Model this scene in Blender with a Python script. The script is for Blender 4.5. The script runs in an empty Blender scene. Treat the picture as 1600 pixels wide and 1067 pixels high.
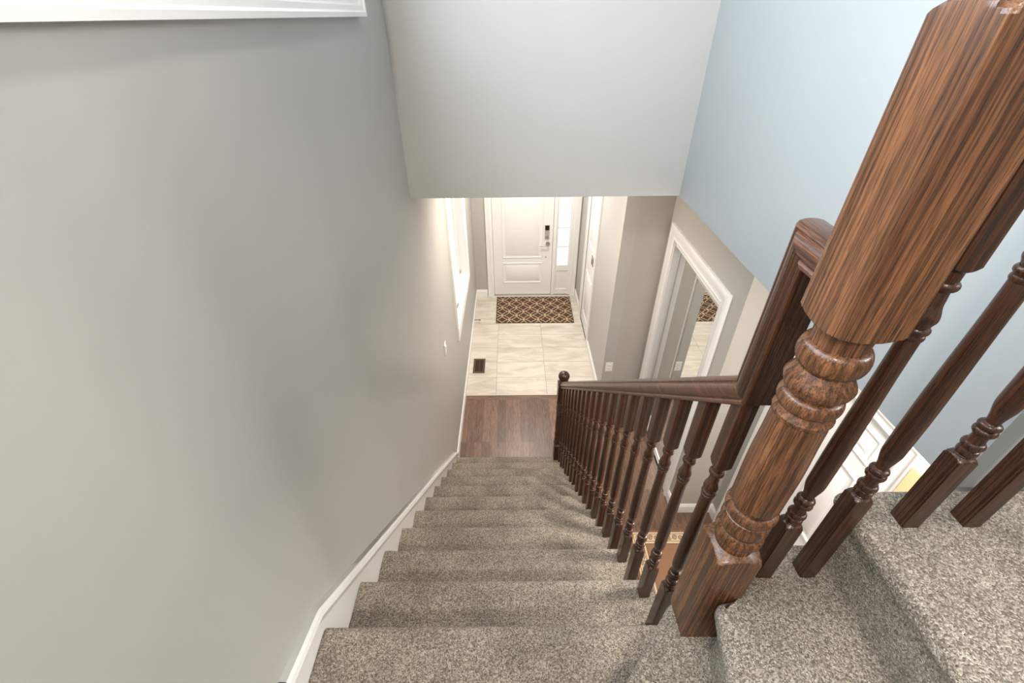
import bpy, bmesh, math, random
from mathutils import Vector, Matrix
random.seed(7)
S = bpy.context.scene
COL = S.collection
PI = math.pi

# ------------------------------------------------------------------ metric of the place
R_ = 0.2013            # riser
T_ = 0.2252            # run
Y0 = 2.8083            # nosing of the lowest tread
XW = -0.579            # left wall plane
CAM_H = 3.6516

def line_low(y): return R_ + (Y0 - y) * R_ / T_          # nosing line of the long flight
def line_up(x): return 14 * R_ + (x - 0.70) * R_ / T_    # nosing line of the short upper flight
def xrail(y): return 0.4495 - 0.0145 * (y - 0.5)

# ------------------------------------------------------------------ materials
def new_mat(name):
    m = bpy.data.materials.new(name); m.use_nodes = True
    nt = m.node_tree
    return m, nt, nt.nodes['Principled BSDF']
def N(nt, t, **kw):
    n = nt.nodes.new(t)
    for k, v in kw.items(): setattr(n, k, v)
    return n
def ramp(nt, stops):
    r = N(nt, 'ShaderNodeValToRGB')
    e = r.color_ramp.elements
    while len(e) < len(stops): e.new(0.5)
    for i, (p, c) in enumerate(stops):
        e[i].position = p; e[i].color = (c[0], c[1], c[2], 1)
    return r
def objcoord(nt, scale=(1, 1, 1), loc=(0, 0, 0), rot=(0, 0, 0)):
    tc = N(nt, 'ShaderNodeTexCoord'); mp = N(nt, 'ShaderNodeMapping')
    mp.inputs['Scale'].default_value = scale
    mp.inputs['Location'].default_value = loc
    mp.inputs['Rotation'].default_value = rot
    nt.links.new(tc.outputs['Object'], mp.inputs['Vector'])
    return mp.outputs['Vector']
def noise(nt, vec, scale, detail=3, rough=0.5, dist=0.0):
    n = N(nt, 'ShaderNodeTexNoise')
    n.inputs['Scale'].default_value = scale; n.inputs['Detail'].default_value = detail
    n.inputs['Roughness'].default_value = rough; n.inputs['Distortion'].default_value = dist
    nt.links.new(vec, n.inputs['Vector'])
    return n.outputs['Fac']
def bump(nt, bsdf, h, strength, dist):
    b = N(nt, 'ShaderNodeBump')
    b.inputs['Strength'].default_value = strength; b.inputs['Distance'].default_value = dist
    nt.links.new(h, b.inputs['Height']); nt.links.new(b.outputs['Normal'], bsdf.inputs['Normal'])
def M_(nt, op, a, b=None, c=None):
    n = N(nt, 'ShaderNodeMath', operation=op)
    for i, x in enumerate((a, b, c)):
        if x is None: continue
        if isinstance(x, (int, float)): n.inputs[i].default_value = x
        else: nt.links.new(x, n.inputs[i])
    return n.outputs[0]
def mixc(nt, fac, a, b, mode='MIX'):
    n = N(nt, 'ShaderNodeMix', data_type='RGBA', blend_type=mode)
    if isinstance(fac, (int, float)): n.inputs[0].default_value = fac
    else: nt.links.new(fac, n.inputs[0])
    for i, x in ((6, a), (7, b)):
        if isinstance(x, tuple): n.inputs[i].default_value = (x[0], x[1], x[2], 1)
        else: nt.links.new(x, n.inputs[i])
    return n.outputs[2]

def plain(name, col, rough=0.5, metal=0.0, bumpy=None, spec=0.5):
    m, nt, b = new_mat(name)
    b.inputs['Base Color'].default_value = (*col, 1)
    b.inputs['Roughness'].default_value = rough
    b.inputs['Metallic'].default_value = metal
    b.inputs['Specular IOR Level'].default_value = spec
    if bumpy:
        v = objcoord(nt)
        bump(nt, b, noise(nt, v, bumpy[0], 3), bumpy[1], bumpy[2])
    return m
def paint(name, c):
    m, nt, b = new_mat(name)
    v = objcoord(nt)
    f = noise(nt, v, 1.3, 4, 0.6)
    r = ramp(nt, [(0.3, tuple(x * 0.97 for x in c)), (0.7, tuple(x * 1.03 for x in c))])
    nt.links.new(f, r.inputs[0])
    # a few scuff marks on the paint
    s = noise(nt, objcoord(nt, (3.0, 3.0, 14.0), rot=(0.6, 0.3, 0)), 1.6, 6, 0.75)
    sr = ramp(nt, [(0.78, (0, 0, 0)), (0.84, (1, 1, 1))]); nt.links.new(s, sr.inputs[0])
    nt.links.new(mixc(nt, sr.outputs[0], r.outputs[0], tuple(x * 0.8 for x in c)), b.inputs['Base Color'])
    b.inputs['Roughness'].default_value = 0.55
    b.inputs['Specular IOR Level'].default_value = 0.3
    bump(nt, b, noise(nt, v, 140, 2), 0.12, 0.001)
    return m
MAT = {}
MAT['wall'] = paint('grey wall paint', (0.455, 0.452, 0.432))
MAT['wall_cool_lit'] = paint('grey wall paint with cool daylight tint', (0.36, 0.385, 0.39))  # same grey paint, with cool window daylight put into its colour
MAT['wall_warm_lit'] = paint('grey wall paint with warm light tint', (0.445, 0.43, 0.40))  # same grey paint, warm light of the lower rooms mixed into the colour
MAT['ceiling'] = plain('white ceiling', (0.8, 0.79, 0.77), 0.7, bumpy=(60, 0.2, 0.003))
MAT['trim'] = plain('white gloss trim', (0.80, 0.80, 0.79), 0.32, bumpy=(40, 0.05, 0.001))
MAT['door'] = plain('white painted door', (0.78, 0.775, 0.77), 0.38, bumpy=(90, 0.06, 0.0006))
MAT['nickel'] = plain('brushed nickel', (0.46, 0.43, 0.40), 0.3, 1.0)
MAT['black'] = plain('black plastic', (0.012, 0.011, 0.010), 0.2)
MAT['silver'] = plain('silver keypad', (0.55, 0.52, 0.48), 0.35, 0.6)
MAT['plastic'] = plain('white plastic', (0.82, 0.81, 0.78), 0.35)
MAT['vent'] = plain('brown metal register', (0.085, 0.042, 0.022), 0.4)
MAT['dark'] = plain('dark slot', (0.01, 0.008, 0.006), 0.8)
MAT['pine'] = plain('bare pine', (0.60, 0.41, 0.23), 0.55, bumpy=(30, 0.2, 0.002))
MAT['alu'] = plain('satin aluminium frame', (0.62, 0.62, 0.60), 0.3, 0.5)

def mk_mirror():
    m, nt, b = new_mat('mirror glass')
    b.inputs['Base Color'].default_value = (0.88, 0.9, 0.89, 1)
    b.inputs['Metallic'].default_value = 1.0; b.inputs['Roughness'].default_value = 0.0
    return m
MAT['mirror'] = mk_mirror()
def mk_pane(name, col, strength):
    m, nt, b = new_mat(name)
    b.inputs['Base Color'].default_value = (0.02, 0.02, 0.02, 1)
    b.inputs['Roughness'].default_value = 0.1
    b.inputs['Emission Color'].default_value = (*col, 1)
    b.inputs['Emission Strength'].default_value = strength
    return m
MAT['pane'] = mk_pane('daylit window glass', (0.94, 0.97, 1.0), 0.95)
MAT['pane_up'] = mk_pane('daylit upper window glass', (0.82, 0.91, 1.0), 12.0)

def mk_wood(name, axis, light, mid, dark, gscale=1.0, rough=0.28, streak=0.5):
    """oak under a stain: colour streaks along the grain axis plus open pores"""
    m, nt, b = new_mat(name)
    def sc(lng, acr):
        s = [acr, acr, acr]; s[axis] = lng
        return tuple(x * gscale for x in s)
    w = noise(nt, objcoord(nt, sc(1.0, 14)), 4, 4, 0.55, 0.3)        # broad figure
    r = ramp(nt, [(0.25, mid), (0.5, tuple((p + q) / 2 for p, q in zip(mid, light))), (0.75, light)])
    nt.links.new(w, r.inputs[0])
    p = noise(nt, objcoord(nt, sc(4.5, 130)), 5, 3, 0.6, 0.0)      # open pores and year rings
    pr = ramp(nt, [(0.36, (0.2, 0.2, 0.2)), (0.52, (1, 1, 1))])
    nt.links.new(p, pr.inputs[0])
    g = noise(nt, objcoord(nt, sc(0.35, 48)), 4, 2, 0.5, 0.0)       # longer dark lines
    g2 = ramp(nt, [(0.40, (0.30, 0.30, 0.30)), (0.56, (1, 1, 1))]); nt.links.new(g, g2.inputs[0])
    col = mixc(nt, pr.outputs[0], tuple(x * (0.6 + streak) for x in dark), r.outputs[0])
    col = mixc(nt, 0.8, col, g2.outputs[0], 'MULTIPLY')
    nt.links.new(col, b.inputs['Base Color'])
    b.inputs['Roughness'].default_value = rough
    b.inputs['Specular IOR Level'].default_value = 0.4
    b.inputs['Coat Weight'].default_value = 0.16
    b.inputs['Coat Roughness'].default_value = 0.2
    bump(nt, b, pr.outputs[0], 0.25, 0.0008)
    return m
MAT['oak'] = mk_wood('dark stained oak vertical', 2, (0.085, 0.032, 0.015), (0.048, 0.018, 0.009), (0.020, 0.008, 0.005), 1.0, 0.27)
MAT['oak_big'] = mk_wood('stained oak newel', 2, (0.235, 0.100, 0.041), (0.082, 0.033, 0.015), (0.028, 0.012, 0.007), 1.0, 0.27, 0.7)
MAT['oak_y'] = mk_wood('dark stained oak rail', 1, (0.17, 0.075, 0.040), (0.09, 0.038, 0.020), (0.03, 0.013, 0.008), 1.0, 0.3)
MAT['oak_x'] = mk_wood('dark stained oak upper rail', 0, (0.17, 0.075, 0.040), (0.09, 0.038, 0.020), (0.03, 0.013, 0.008), 1.0, 0.3)

def mk_carpet():
    m, nt, b = new_mat('speckled grey brown carpet')
    v = objcoord(nt)
    vo = N(nt, 'ShaderNodeTexVoronoi'); vo.inputs['Scale'].default_value = 340
    wv = N(nt, 'ShaderNodeTexNoise'); wv.inputs['Scale'].default_value = 90; nt.links.new(v, wv.inputs['Vector'])
    add = N(nt, 'ShaderNodeVectorMath', operation='MULTIPLY_ADD')
    nt.links.new(wv.outputs['Color'], add.inputs[0]); add.inputs[1].default_value = (0.008, 0.008, 0.008)
    nt.links.new(v, add.inputs[2]); nt.links.new(add.outputs[0], vo.inputs['Vector'])
    rr = ramp(nt, [(0.0, (0.14, 0.115, 0.088)), (0.25, (0.25, 0.212, 0.165)), (0.62, (0.42, 0.365, 0.295)), (1.0, (0.66, 0.59, 0.49))])
    sep = N(nt, 'ShaderNodeSeparateColor'); nt.links.new(vo.outputs['Color'], sep.inputs[0])
    nt.links.new(sep.outputs[0], rr.inputs[0])
    f = noise(nt, v, 420, 2)
    fr = ramp(nt, [(0.36, (0.6, 0.6, 0.6)), (0.6, (1.12, 1.12, 1.12))]); nt.links.new(f, fr.inputs[0])
    c = mixc(nt, 1.0, rr.outputs[0], fr.outputs[0], 'MULTIPLY')
    # vacuumed nap: broad soft patches
    nap = ramp(nt, [(0.35, (0.70, 0.70, 0.70)), (0.65, (1.02, 1.01, 1.0))]); nt.links.new(noise(nt, v, 5, 2), nap.inputs[0])
    c = mixc(nt, 1.0, c, nap.outputs[0], 'MULTIPLY')
    nt.links.new(c, b.inputs['Base Color'])
    b.inputs['Roughness'].default_value = 0.95; b.inputs['Specular IOR Level'].default_value = 0.1
    b.inputs['Sheen Weight'].default_value = 0.15
    h = M_(nt, 'ADD', M_(nt, 'MULTIPLY', vo.outputs['Distance'], -1.0), M_(nt, 'MULTIPLY', f, 0.5))
    bump(nt, b, h, 0.9, 0.005)
    return m
MAT['carpet'] = mk_carpet()

def mk_tile():
    m, nt, b = new_mat('cream porcelain floor tile')
    tc = N(nt, 'ShaderNodeTexCoord'); sp = N(nt, 'ShaderNodeSeparateXYZ'); nt.links.new(tc.outputs['Object'], sp.inputs[0])
    def lines(o, off, per):
        q = M_(nt, 'DIVIDE', M_(nt, 'SUBTRACT', o, off), per)
        fr = M_(nt, 'FRACT', M_(nt, 'ADD', q, 40.5))
        d = M_(nt, 'MULTIPLY', M_(nt, 'ABSOLUTE', M_(nt, 'SUBTRACT', fr, 0.5)), per)
        return M_(nt, 'LESS_THAN', d, 0.0026), M_(nt, 'FLOOR', M_(nt, 'ADD', q, 40.0))
    lx, ix = lines(sp.outputs[0], -0.2142, 0.61)
    ly, iy = lines(sp.outputs[1], 3.8951, 0.305)
    g = M_(nt, 'MAXIMUM', lx, ly)
    cb = N(nt, 'ShaderNodeCombineXYZ'); nt.links.new(ix, cb.inputs[0]); nt.links.new(iy, cb.inputs[1])
    wn = N(nt, 'ShaderNodeTexWhiteNoise'); nt.links.new(cb.outputs[0], wn.inputs['Vector'])
    off = N(nt, 'ShaderNodeVectorMath', operation='MULTIPLY_ADD')
    nt.links.new(wn.outputs['Color'], off.inputs[0]); off.inputs[1].default_value = (9, 9, 9); nt.links.new(tc.outputs['Object'], off.inputs[2])
    mp = N(nt, 'ShaderNodeMapping'); mp.inputs['Rotation'].default_value = (0, 0, 0.35); mp.inputs['Scale'].default_value = (1.0, 3.2, 1)
    nt.links.new(off.outputs[0], mp.inputs['Vector'])
    vein = noise(nt, mp.outputs[0], 2.2, 6, 0.6, 1.0)
    r = ramp(nt, [(0.3, (0.47, 0.42, 0.36)), (0.48, (0.56, 0.52, 0.465)), (0.55, (0.60, 0.565, 0.51)), (0.75, (0.66, 0.63, 0.58))])
    nt.links.new(vein, r.inputs[0])
    c = mixc(nt, g, r.outputs[0], (0.26, 0.24, 0.22))
    nt.links.new(c, b.inputs['Base Color'])
    rg = M_(nt, 'ADD', 0.14, M_(nt, 'MULTIPLY', g, 0.5)); nt.links.new(rg, b.inputs['Roughness'])
    return m
MAT['tile'] = mk_tile()

def mk_plank(name, along_y=True):
    m, nt, b = new_mat(name)
    rot = (0, 0, PI / 2) if along_y else (0, 0, 0)
    v = objcoord(nt, rot=rot, loc=(0.31, 0.013, 0))
    bt = N(nt, 'ShaderNodeTexBrick'); nt.links.new(v, bt.inputs['Vector'])
    bt.inputs['Scale'].default_value = 1; bt.inputs['Brick Width'].default_value = 0.95; bt.inputs['Row Height'].default_value = 0.083
    bt.inputs['Mortar Size'].default_value = 0.0009; bt.inputs['Mortar Smooth'].default_value = 0.0
    bt.offset = 0.37; bt.offset_frequency = 3; bt.squash = 1
    bt.inputs['Color1'].default_value = (0.0, 0.0, 0.0, 1); bt.inputs['Color2'].default_value = (1, 1, 1, 1)
    bt.inputs['Mortar'].default_value = (0.5, 0.5, 0.5, 1); bt.inputs['Bias'].default_value = 0
    rr = ramp(nt, [(0.0, (0.115, 0.070, 0.050)), (0.5, (0.150, 0.090, 0.064)), (1.0, (0.190, 0.115, 0.082))])
    nt.links.new(bt.outputs['Color'], rr.inputs[0])
    gs = (22, 2.2, 1) if along_y else (2.2, 22, 1)
    off = N(nt, 'ShaderNodeVectorMath', operation='MULTIPLY_ADD')
    mv = objcoord(nt, gs)
    nt.links.new(bt.outputs['Color'], off.inputs[0]); off.inputs[1].default_value = (7, 7, 7); nt.links.new(mv, off.inputs[2])
    g = noise(nt, off.outputs[0], 2.6, 6, 0.68, 1.6)
    gr = ramp(nt, [(0.36, (0.55, 0.52, 0.5)), (0.5, (0.95, 0.95, 0.95)), (0.66, (1.3, 1.28, 1.25))]); nt.links.new(g, gr.inputs[0])
    c = mixc(nt, 1.0, rr.outputs[0], gr.outputs[0], 'MULTIPLY')
    c = mixc(nt, bt.outputs['Fac'], c, (0.03, 0.017, 0.011))
    nt.links.new(c, b.inputs['Base Color'])
    b.inputs['Roughness'].default_value = 0.36
    bump(nt, b, g, 0.12, 0.001)
    return m
MAT['plank'] = mk_plank('brown oak planks running away')
MAT['plank_x'] = mk_plank('brown oak header plank', False)

def mk_mat_rug():
    m, nt, b = new_mat('brown and cream trellis weave')
    tc = N(nt, 'ShaderNodeTexCoord'); sp = N(nt, 'ShaderNodeSeparateXYZ'); nt.links.new(tc.outputs['Object'], sp.inputs[0])
    P = 0.2135; Q = 0.222
    def tri(o, per, off):   # 0 at a cell centre, 1 half a period away
        q = M_(nt, 'FRACT', M_(nt, 'ADD', M_(nt, 'DIVIDE', o, per), 20.5 + off))
        return M_(nt, 'MULTIPLY', M_(nt, 'ABSOLUTE', M_(nt, 'SUBTRACT', q, 0.5)), 2.0)
    u = tri(sp.outputs[0], P, 0.02); v = tri(sp.outputs[1], Q, 0.12)
    far = M_(nt, 'GREATER_THAN', M_(nt, 'ADD', u, v), 1.0)
    def flip(w): return M_(nt, 'ABSOLUTE', M_(nt, 'SUBTRACT', far, w))
    uu = flip(u); vv = flip(v)
    sm = M_(nt, 'ADD', uu, vv)
    q = M_(nt, 'SUBTRACT', 1.0, M_(nt, 'DIVIDE', M_(nt, 'ABSOLUTE', M_(nt, 'SUBTRACT', uu, vv)), M_(nt, 'MAXIMUM', sm, 0.001)))
    lobe = M_(nt, 'MULTIPLY', M_(nt, 'POWER', q, 3.0), 0.10)
    mm = M_(nt, 'ADD', sm, lobe)
    # flatten the tips
    tip = M_(nt, 'MULTIPLY', M_(nt, 'POWER', M_(nt, 'SUBTRACT', 1.0, q), 6.0), 0.05)
    mm = M_(nt, 'ADD', mm, tip)
    r = ramp(nt, [(0.0, (0.075, 0.034, 0.015)), (0.64, (0.62, 0.50, 0.37)), (0.76, (0.085, 0.040, 0.018))])
    r.color_ramp.interpolation = 'CONSTANT'
    nt.links.new(mm, r.inputs[0])
    node = M_(nt, 'MULTIPLY', M_(nt, 'GREATER_THAN', sm, 0.84), M_(nt, 'LESS_THAN', q, 0.26))
    rc_ = mixc(nt, node, r.outputs[0], (0.50, 0.37, 0.25))
    wv = noise(nt, tc.outputs['Object'], 350, 2)
    wr = ramp(nt, [(0.3, (0.75, 0.75, 0.75)), (0.7, (1.15, 1.15, 1.15))]); nt.links.new(wv, wr.inputs[0])
    nt.links.new(mixc(nt, 1.0, rc_, wr.outputs[0], 'MULTIPLY'), b.inputs['Base Color'])
    b.inputs['Roughness'].default_value = 0.9
    bump(nt, b, wv, 0.5, 0.002)
    return m
MAT['trellis'] = mk_mat_rug()
MAT['binding'] = plain('dark brown binding', (0.05, 0.028, 0.017), 0.8, bumpy=(300, 0.4, 0.001))
def mk_weave(name, c1, c2, sc=260):
    m, nt, b = new_mat(name)
    v = objcoord(nt)
    f = noise(nt, objcoord(nt, (1, 2.5, 1)), sc, 2)
    r = ramp(nt, [(0.35, c1), (0.65, c2)]); nt.links.new(f, r.inputs[0])
    nt.links.new(r.outputs[0], b.inputs['Base Color']); b.inputs['Roughness'].default_value = 0.9
    bump(nt, b, f, 0.4, 0.002)
    return m
MAT['rug_field'] = mk_weave('brown rug field', (0.20, 0.10, 0.055), (0.33, 0.19, 0.115))
MAT['rug_cream'] = mk_weave('cream rug border', (0.52, 0.42, 0.29), (0.70, 0.58, 0.42))
MAT['rug_brown'] = mk_weave('brown rug scrolls', (0.16, 0.08, 0.042), (0.24, 0.13, 0.075))

# ------------------------------------------------------------------ mesh helpers
def link(name, bm, mat, parent=None, smooth=None, bevel=None):
    bmesh.ops.recalc_face_normals(bm, faces=bm.faces)
    me = bpy.data.meshes.new(name); bm.to_mesh(me); bm.free()
    for m in (mat if isinstance(mat, (list, tuple)) else [mat]): me.materials.append(m)
    o = bpy.data.objects.new(name, me); COL.objects.link(o)
    if parent: o.parent = parent
    if smooth is not None: set_smooth(me, smooth)
    if bevel:
        md = o.modifiers.new('Bevel', 'BEVEL'); md.width = bevel; md.segments = 2; md.limit_method = 'ANGLE'; md.angle_limit = 0.6
    return o
def set_smooth(me, angle):
    for p in me.polygons: p.use_smooth = True
    try: me.set_sharp_from_angle(angle=math.radians(angle))
    except Exception: pass
def box(bm, x0, x1, y0, y1, z0, z1, mi=0):
    vs = [bm.verts.new(p) for p in ((x0, y0, z0), (x1, y0, z0), (x1, y1, z0), (x0, y1, z0), (x0, y0, z1), (x1, y0, z1), (x1, y1, z1), (x0, y1, z1))]
    for f in ((0, 3, 2, 1), (4, 5, 6, 7), (0, 1, 5, 4), (1, 2, 6, 5), (2, 3, 7, 6), (3, 0, 4, 7)):
        fc = bm.faces.new([vs[i] for i in f]); fc.material_index = mi
def boxes(*bs):
    bm = bmesh.new()
    for b in bs: box(bm, *b)
    return bm
def prism(bm, poly, z0, z1):
    a = [bm.verts.new((x, y, z0)) for x, y in poly]; b = [bm.verts.new((x, y, z1)) for x, y in poly]
    bm.faces.new(a); bm.faces.new(b); n = len(poly)
    for i in range(n): bm.faces.new((a[i], a[(i + 1) % n], b[(i + 1) % n], b[i]))
    return a, b
def extrude_x(bm, prof, x0, x1, nx=1, skew=None):
    """prof in (y, z) swept along x; skew(x) shifts nothing unless given as x1(y)"""
    rings = []
    for i in range(nx + 1):
        t = i / nx
        rings.append([bm.verts.new((x0 + t * ((x1(y) if callable(x1) else x1) - x0), y, z)) for y, z in prof])
    n = len(prof)
    for a, b in zip(rings, rings[1:]):
        for i in range(n): bm.faces.new((a[i], a[(i + 1) % n], b[(i + 1) % n], b[i]))
    bm.faces.new(rings[0]); bm.faces.new(rings[-1])
    return rings
def sweep(bm, path, prof, closed=False):
    """prof (a, b) swept along path = [(origin, A, B)]: point = origin + a*A + b*B (mitred frames given by caller)"""
    rings = [[bm.verts.new(Vector(o) + Vector(A) * a + Vector(B) * b) for a, b in prof] for o, A, B in path]
    n = len(prof)
    pairs = list(zip(rings, rings[1:])) + ([(rings[-1], rings[0])] if closed else [])
    for r0, r1 in pairs:
        for i in range(n): bm.faces.new((r0[i], r0[(i + 1) % n], r1[(i + 1) % n], r1[i]))
    if not closed: bm.faces.new(rings[0]); bm.faces.new(rings[-1])
def casing(bm, plane, val, u0, u1, z0, z1, w, prof, out, sides='LRTB'):
    """mitred picture-frame moulding on plane 'x' or 'y' = val; opening u0..u1, z0..z1; prof = [(dist from opening, proud)]"""
    n = len(prof)
    def P(u, z, d):
        return (val + out * d, u, z) if plane == 'x' else (u, val + out * d, z)
    corners = []
    def ring(cu, cz, su, sz):
        return [bm.verts.new(P(cu + su * a, cz + sz * a, d)) for a, d in prof]
    LB = ring(u0, z0, -1, -1 if 'B' in sides else 0); LT = ring(u0, z1, -1, 1 if 'T' in sides else 0)
    RT = ring(u1, z1, 1, 1 if 'T' in sides else 0); RB = ring(u1, z0, 1, -1 if 'B' in sides else 0)
    def join(a, b):
        for i in range(n): bm.faces.new((a[i], a[(i + 1) % n], b[(i + 1) % n], b[i]))
    if 'L' in sides: join(LB, LT)
    if 'T' in sides: join(LT, RT)
    if 'R' in sides: join(RT, RB)
    if 'B' in sides: join(RB, LB)
    else:
        bm.faces.new(LB); bm.faces.new(RB)
CAS = [(0, -0.004), (0, 0.012), (0.010, 0.016), (0.022, 0.012), (0.050, 0.015), (0.060, 0.022), (0.074, 0.024), (0.080, 0.018), (0.080, -0.004)]
def lathe_sq(bm, spec, s, cx=0.0, cy=0.0, seg=48, corner=0.96):
    """turned post: radius = min(square of half side s, R(z)). spec = [(z, R)]; R None = full square"""
    rings = []
    rc = s * math.sqrt(2) * corner
    for z, R in spec:
        ring = []
        for k in range(seg):
            th = 2 * PI * (k + 0.5) / seg if False else 2 * PI * k / seg
            c, sn = math.cos(th), math.sin(th)
            sq = s / max(abs(c), abs(sn))
            r = min(sq, rc, R if R is not None else 9)
            ring.append(bm.verts.new((cx + r * c, cy + r * sn, z)))
        rings.append(ring)
    for a, b in zip(rings, rings[1:]):
        for k in range(seg): bm.faces.new((a[k], a[(k + 1) % seg], b[(k + 1) % seg], b[k]))
    bm.faces.new(rings[0]); bm.faces.new(rings[-1])
def torus_pts(z0, z1, r_in, r_out, n=7, power=1.0):
    """half-round bead between z0 and z1"""
    out = []
    for i in range(n + 1):
        t = PI * i / n
        out.append((z0 + (z1 - z0) * (1 - math.cos(t)) / 2, r_in + (r_out - r_in) * math.sin(t) ** power))
    return out
def smooth_pts(pts, n=8):
    """cosine-interpolated profile through pts"""
    out = []
    for (z0, r0), (z1, r1) in zip(pts, pts[1:]):
        for i in range(n):
            t = i / n; e = (1 - math.cos(PI * t)) / 2
            out.append((z0 + (z1 - z0) * t, r0 + (r1 - r0) * e))
    out.append(pts[-1]); return out
def shoulder(z_sq, z_in, s, r_in, n=9, up=True):
    """pommel arc from the square (corner radius) at z_sq to radius r_in at z_in"""
    rc = s * math.sqrt(2) * 0.97
    out = []
    for i in range(n + 1):
        t = i / n
        r = rc + (r_in - rc) * t
        # convex: drops slowly first then quickly
        out.append((z_sq + (z_in - z_sq) * (t ** 0.8), r))
    return out if up else out[::-1]

def thing(name, label, cat, loc=(0, 0, 0), group=None, kind=None):
    o = bpy.data.objects.new(name, None); COL.objects.link(o); o.location = loc
    o.empty_display_size = 0.1
    tag(o, label, cat, group, kind); return o
def tag(o, label=None, cat=None, group=None, kind=None):
    if label: o['label'] = label
    if cat: o['category'] = cat
    if group: o['group'] = group
    if kind: o['kind'] = kind
    return o
def struct(o, label=None, cat=None):
    o['kind'] = 'structure'
    if label: o['label'] = label
    if cat: o['category'] = cat
    return o
def place(o, loc):  # move mesh data so that the origin sits at loc while geometry stays put
    o.data.transform(Matrix.Translation(-Vector(loc))); o.location = loc; return o

# ------------------------------------------------------------------ the shell
YT = 3.884       # tile / hardwood joint
YF = 6.205       # front door wall
FL = bmesh.new(); box(FL, XW - 0.12, 4.0, -1.6, YT - 0.083, -0.05, 0)
struct(link('floor', FL, MAT['plank']), 'brown oak plank floor of the lower hall', 'floor')
struct(link('floor_header', boxes((XW - 0.12, 4.0, YT - 0.083, YT - 0.004, -0.05, 0.0)), MAT['plank_x']), 'crosswise oak header plank along the tile edge', 'floor')
struct(link('floor_threshold', boxes((XW - 0.12, 4.0, YT - 0.004, YT + 0.004, -0.05, 0.0015)), MAT['plastic']), 'thin pale strip between planks and tile', 'floor')
struct(link('floor_foyer', boxes((XW - 0.12, 1.6, YT + 0.004, YF + 0.2, -0.05, 0.0)), MAT['tile']), 'cream tiled foyer floor with grey grout', 'floor')

def wall_with_holes(axis, a, b, u0, u1, z0, z1, holes):
    """slab between a..b on axis, spanning u0..u1, z0..z1, rectangular holes (u0,u1,z0,z1)"""
    us = sorted({u0, u1, *[h[0] for h in holes], *[h[1] for h in holes]}); zs = sorted({z0, z1, *[h[2] for h in holes], *[h[3] for h in holes]})
    bm = bmesh.new()
    def V(d, u, z): return (d, u, z) if axis == 'x' else (u, d, z)
    hole = lambda i, j: i < 0 or j < 0 or i >= len(us) - 1 or j >= len(zs) - 1 or any(h[0] <= (us[i] + us[i + 1]) / 2 <= h[1] and h[2] <= (zs[j] + zs[j + 1]) / 2 <= h[3] for h in holes)
    def q(*ps): bm.faces.new([bm.verts.new(p) for p in ps])
    for i in range(len(us) - 1):
        for j in range(len(zs) - 1):
            if hole(i, j): continue
            p, r, s, t = us[i], us[i + 1], zs[j], zs[j + 1]
            for d in (a, b): q(V(d, p, s), V(d, r, s), V(d, r, t), V(d, p, t))
            if hole(i - 1, j): q(V(a, p, s), V(b, p, s), V(b, p, t), V(a, p, t))
            if hole(i + 1, j): q(V(a, r, s), V(b, r, s), V(b, r, t), V(a, r, t))
            if hole(i, j - 1): q(V(a, p, s), V(b, p, s), V(b, r, s), V(a, r, s))
            if hole(i, j + 1): q(V(a, p, t), V(b, p, t), V(b, r, t), V(a, r, t))
    bmesh.ops.remove_doubles(bm, verts=bm.verts, dist=1e-5)
    return bm
W1 = (3.80, 5.07, 1.00, 2.42)       # foyer window opening
W2 = (-0.30, 2.015, 3.735, 4.95)    # upper window opening
struct(link('wall_left', wall_with_holes('x', XW - 0.14, XW, -1.6, YF + 0.2, -0.05, 5.4, [W1, W2]), MAT['wall']), 'tall grey wall running down beside the stairs', 'wall')
# front wall with door + sidelight opening
DO = (-0.30, 0.607, 0.0, 2.05); SL = (0.607, 0.905, 0.0, 2.05)
struct(link('wall_front', wall_with_holes('y', YF, YF + 0.16, XW, 1.0, -0.05, 2.81, [(DO[0] - 0.02, SL[1] + 0.0, 0.0, 2.05)]), MAT['wall_warm_lit']), 'grey wall with warm light tint around the front door', 'wall')
struct(link('wall_upper', boxes((XW, 0.952, 2.5213, 2.64, 2.812, 5.4)), MAT['wall']), 'grey wall above the foyer opening', 'wall')
struct(link('wall_right', boxes((0.951, 1.07, 0.588, 2.64, 2.812, 5.4)), MAT['wall_cool_lit']), 'grey upper wall with cool daylight tint right of the stairwell', 'wall')
struct(link('wall_landing', boxes((1.0701, 3.2, 0.588, 0.70, 2.55, 5.4)), MAT['wall_cool_lit']), 'wall beside the upper steps', 'wall')
struct(link('ceiling', boxes((XW, 1.8, 2.64, YF + 0.16, 2.812, 2.87), (1.07, 4.0, 0.70, 2.64, 2.812, 2.87)), MAT['ceiling']), 'white ceiling of the foyer and hall', 'ceiling')
struct(link('wall_back', boxes((XW, 3.2, -1.75, -1.6, -0.05, 5.4)), MAT['wall']), 'wall behind the top of the stairs', 'wall')
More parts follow.
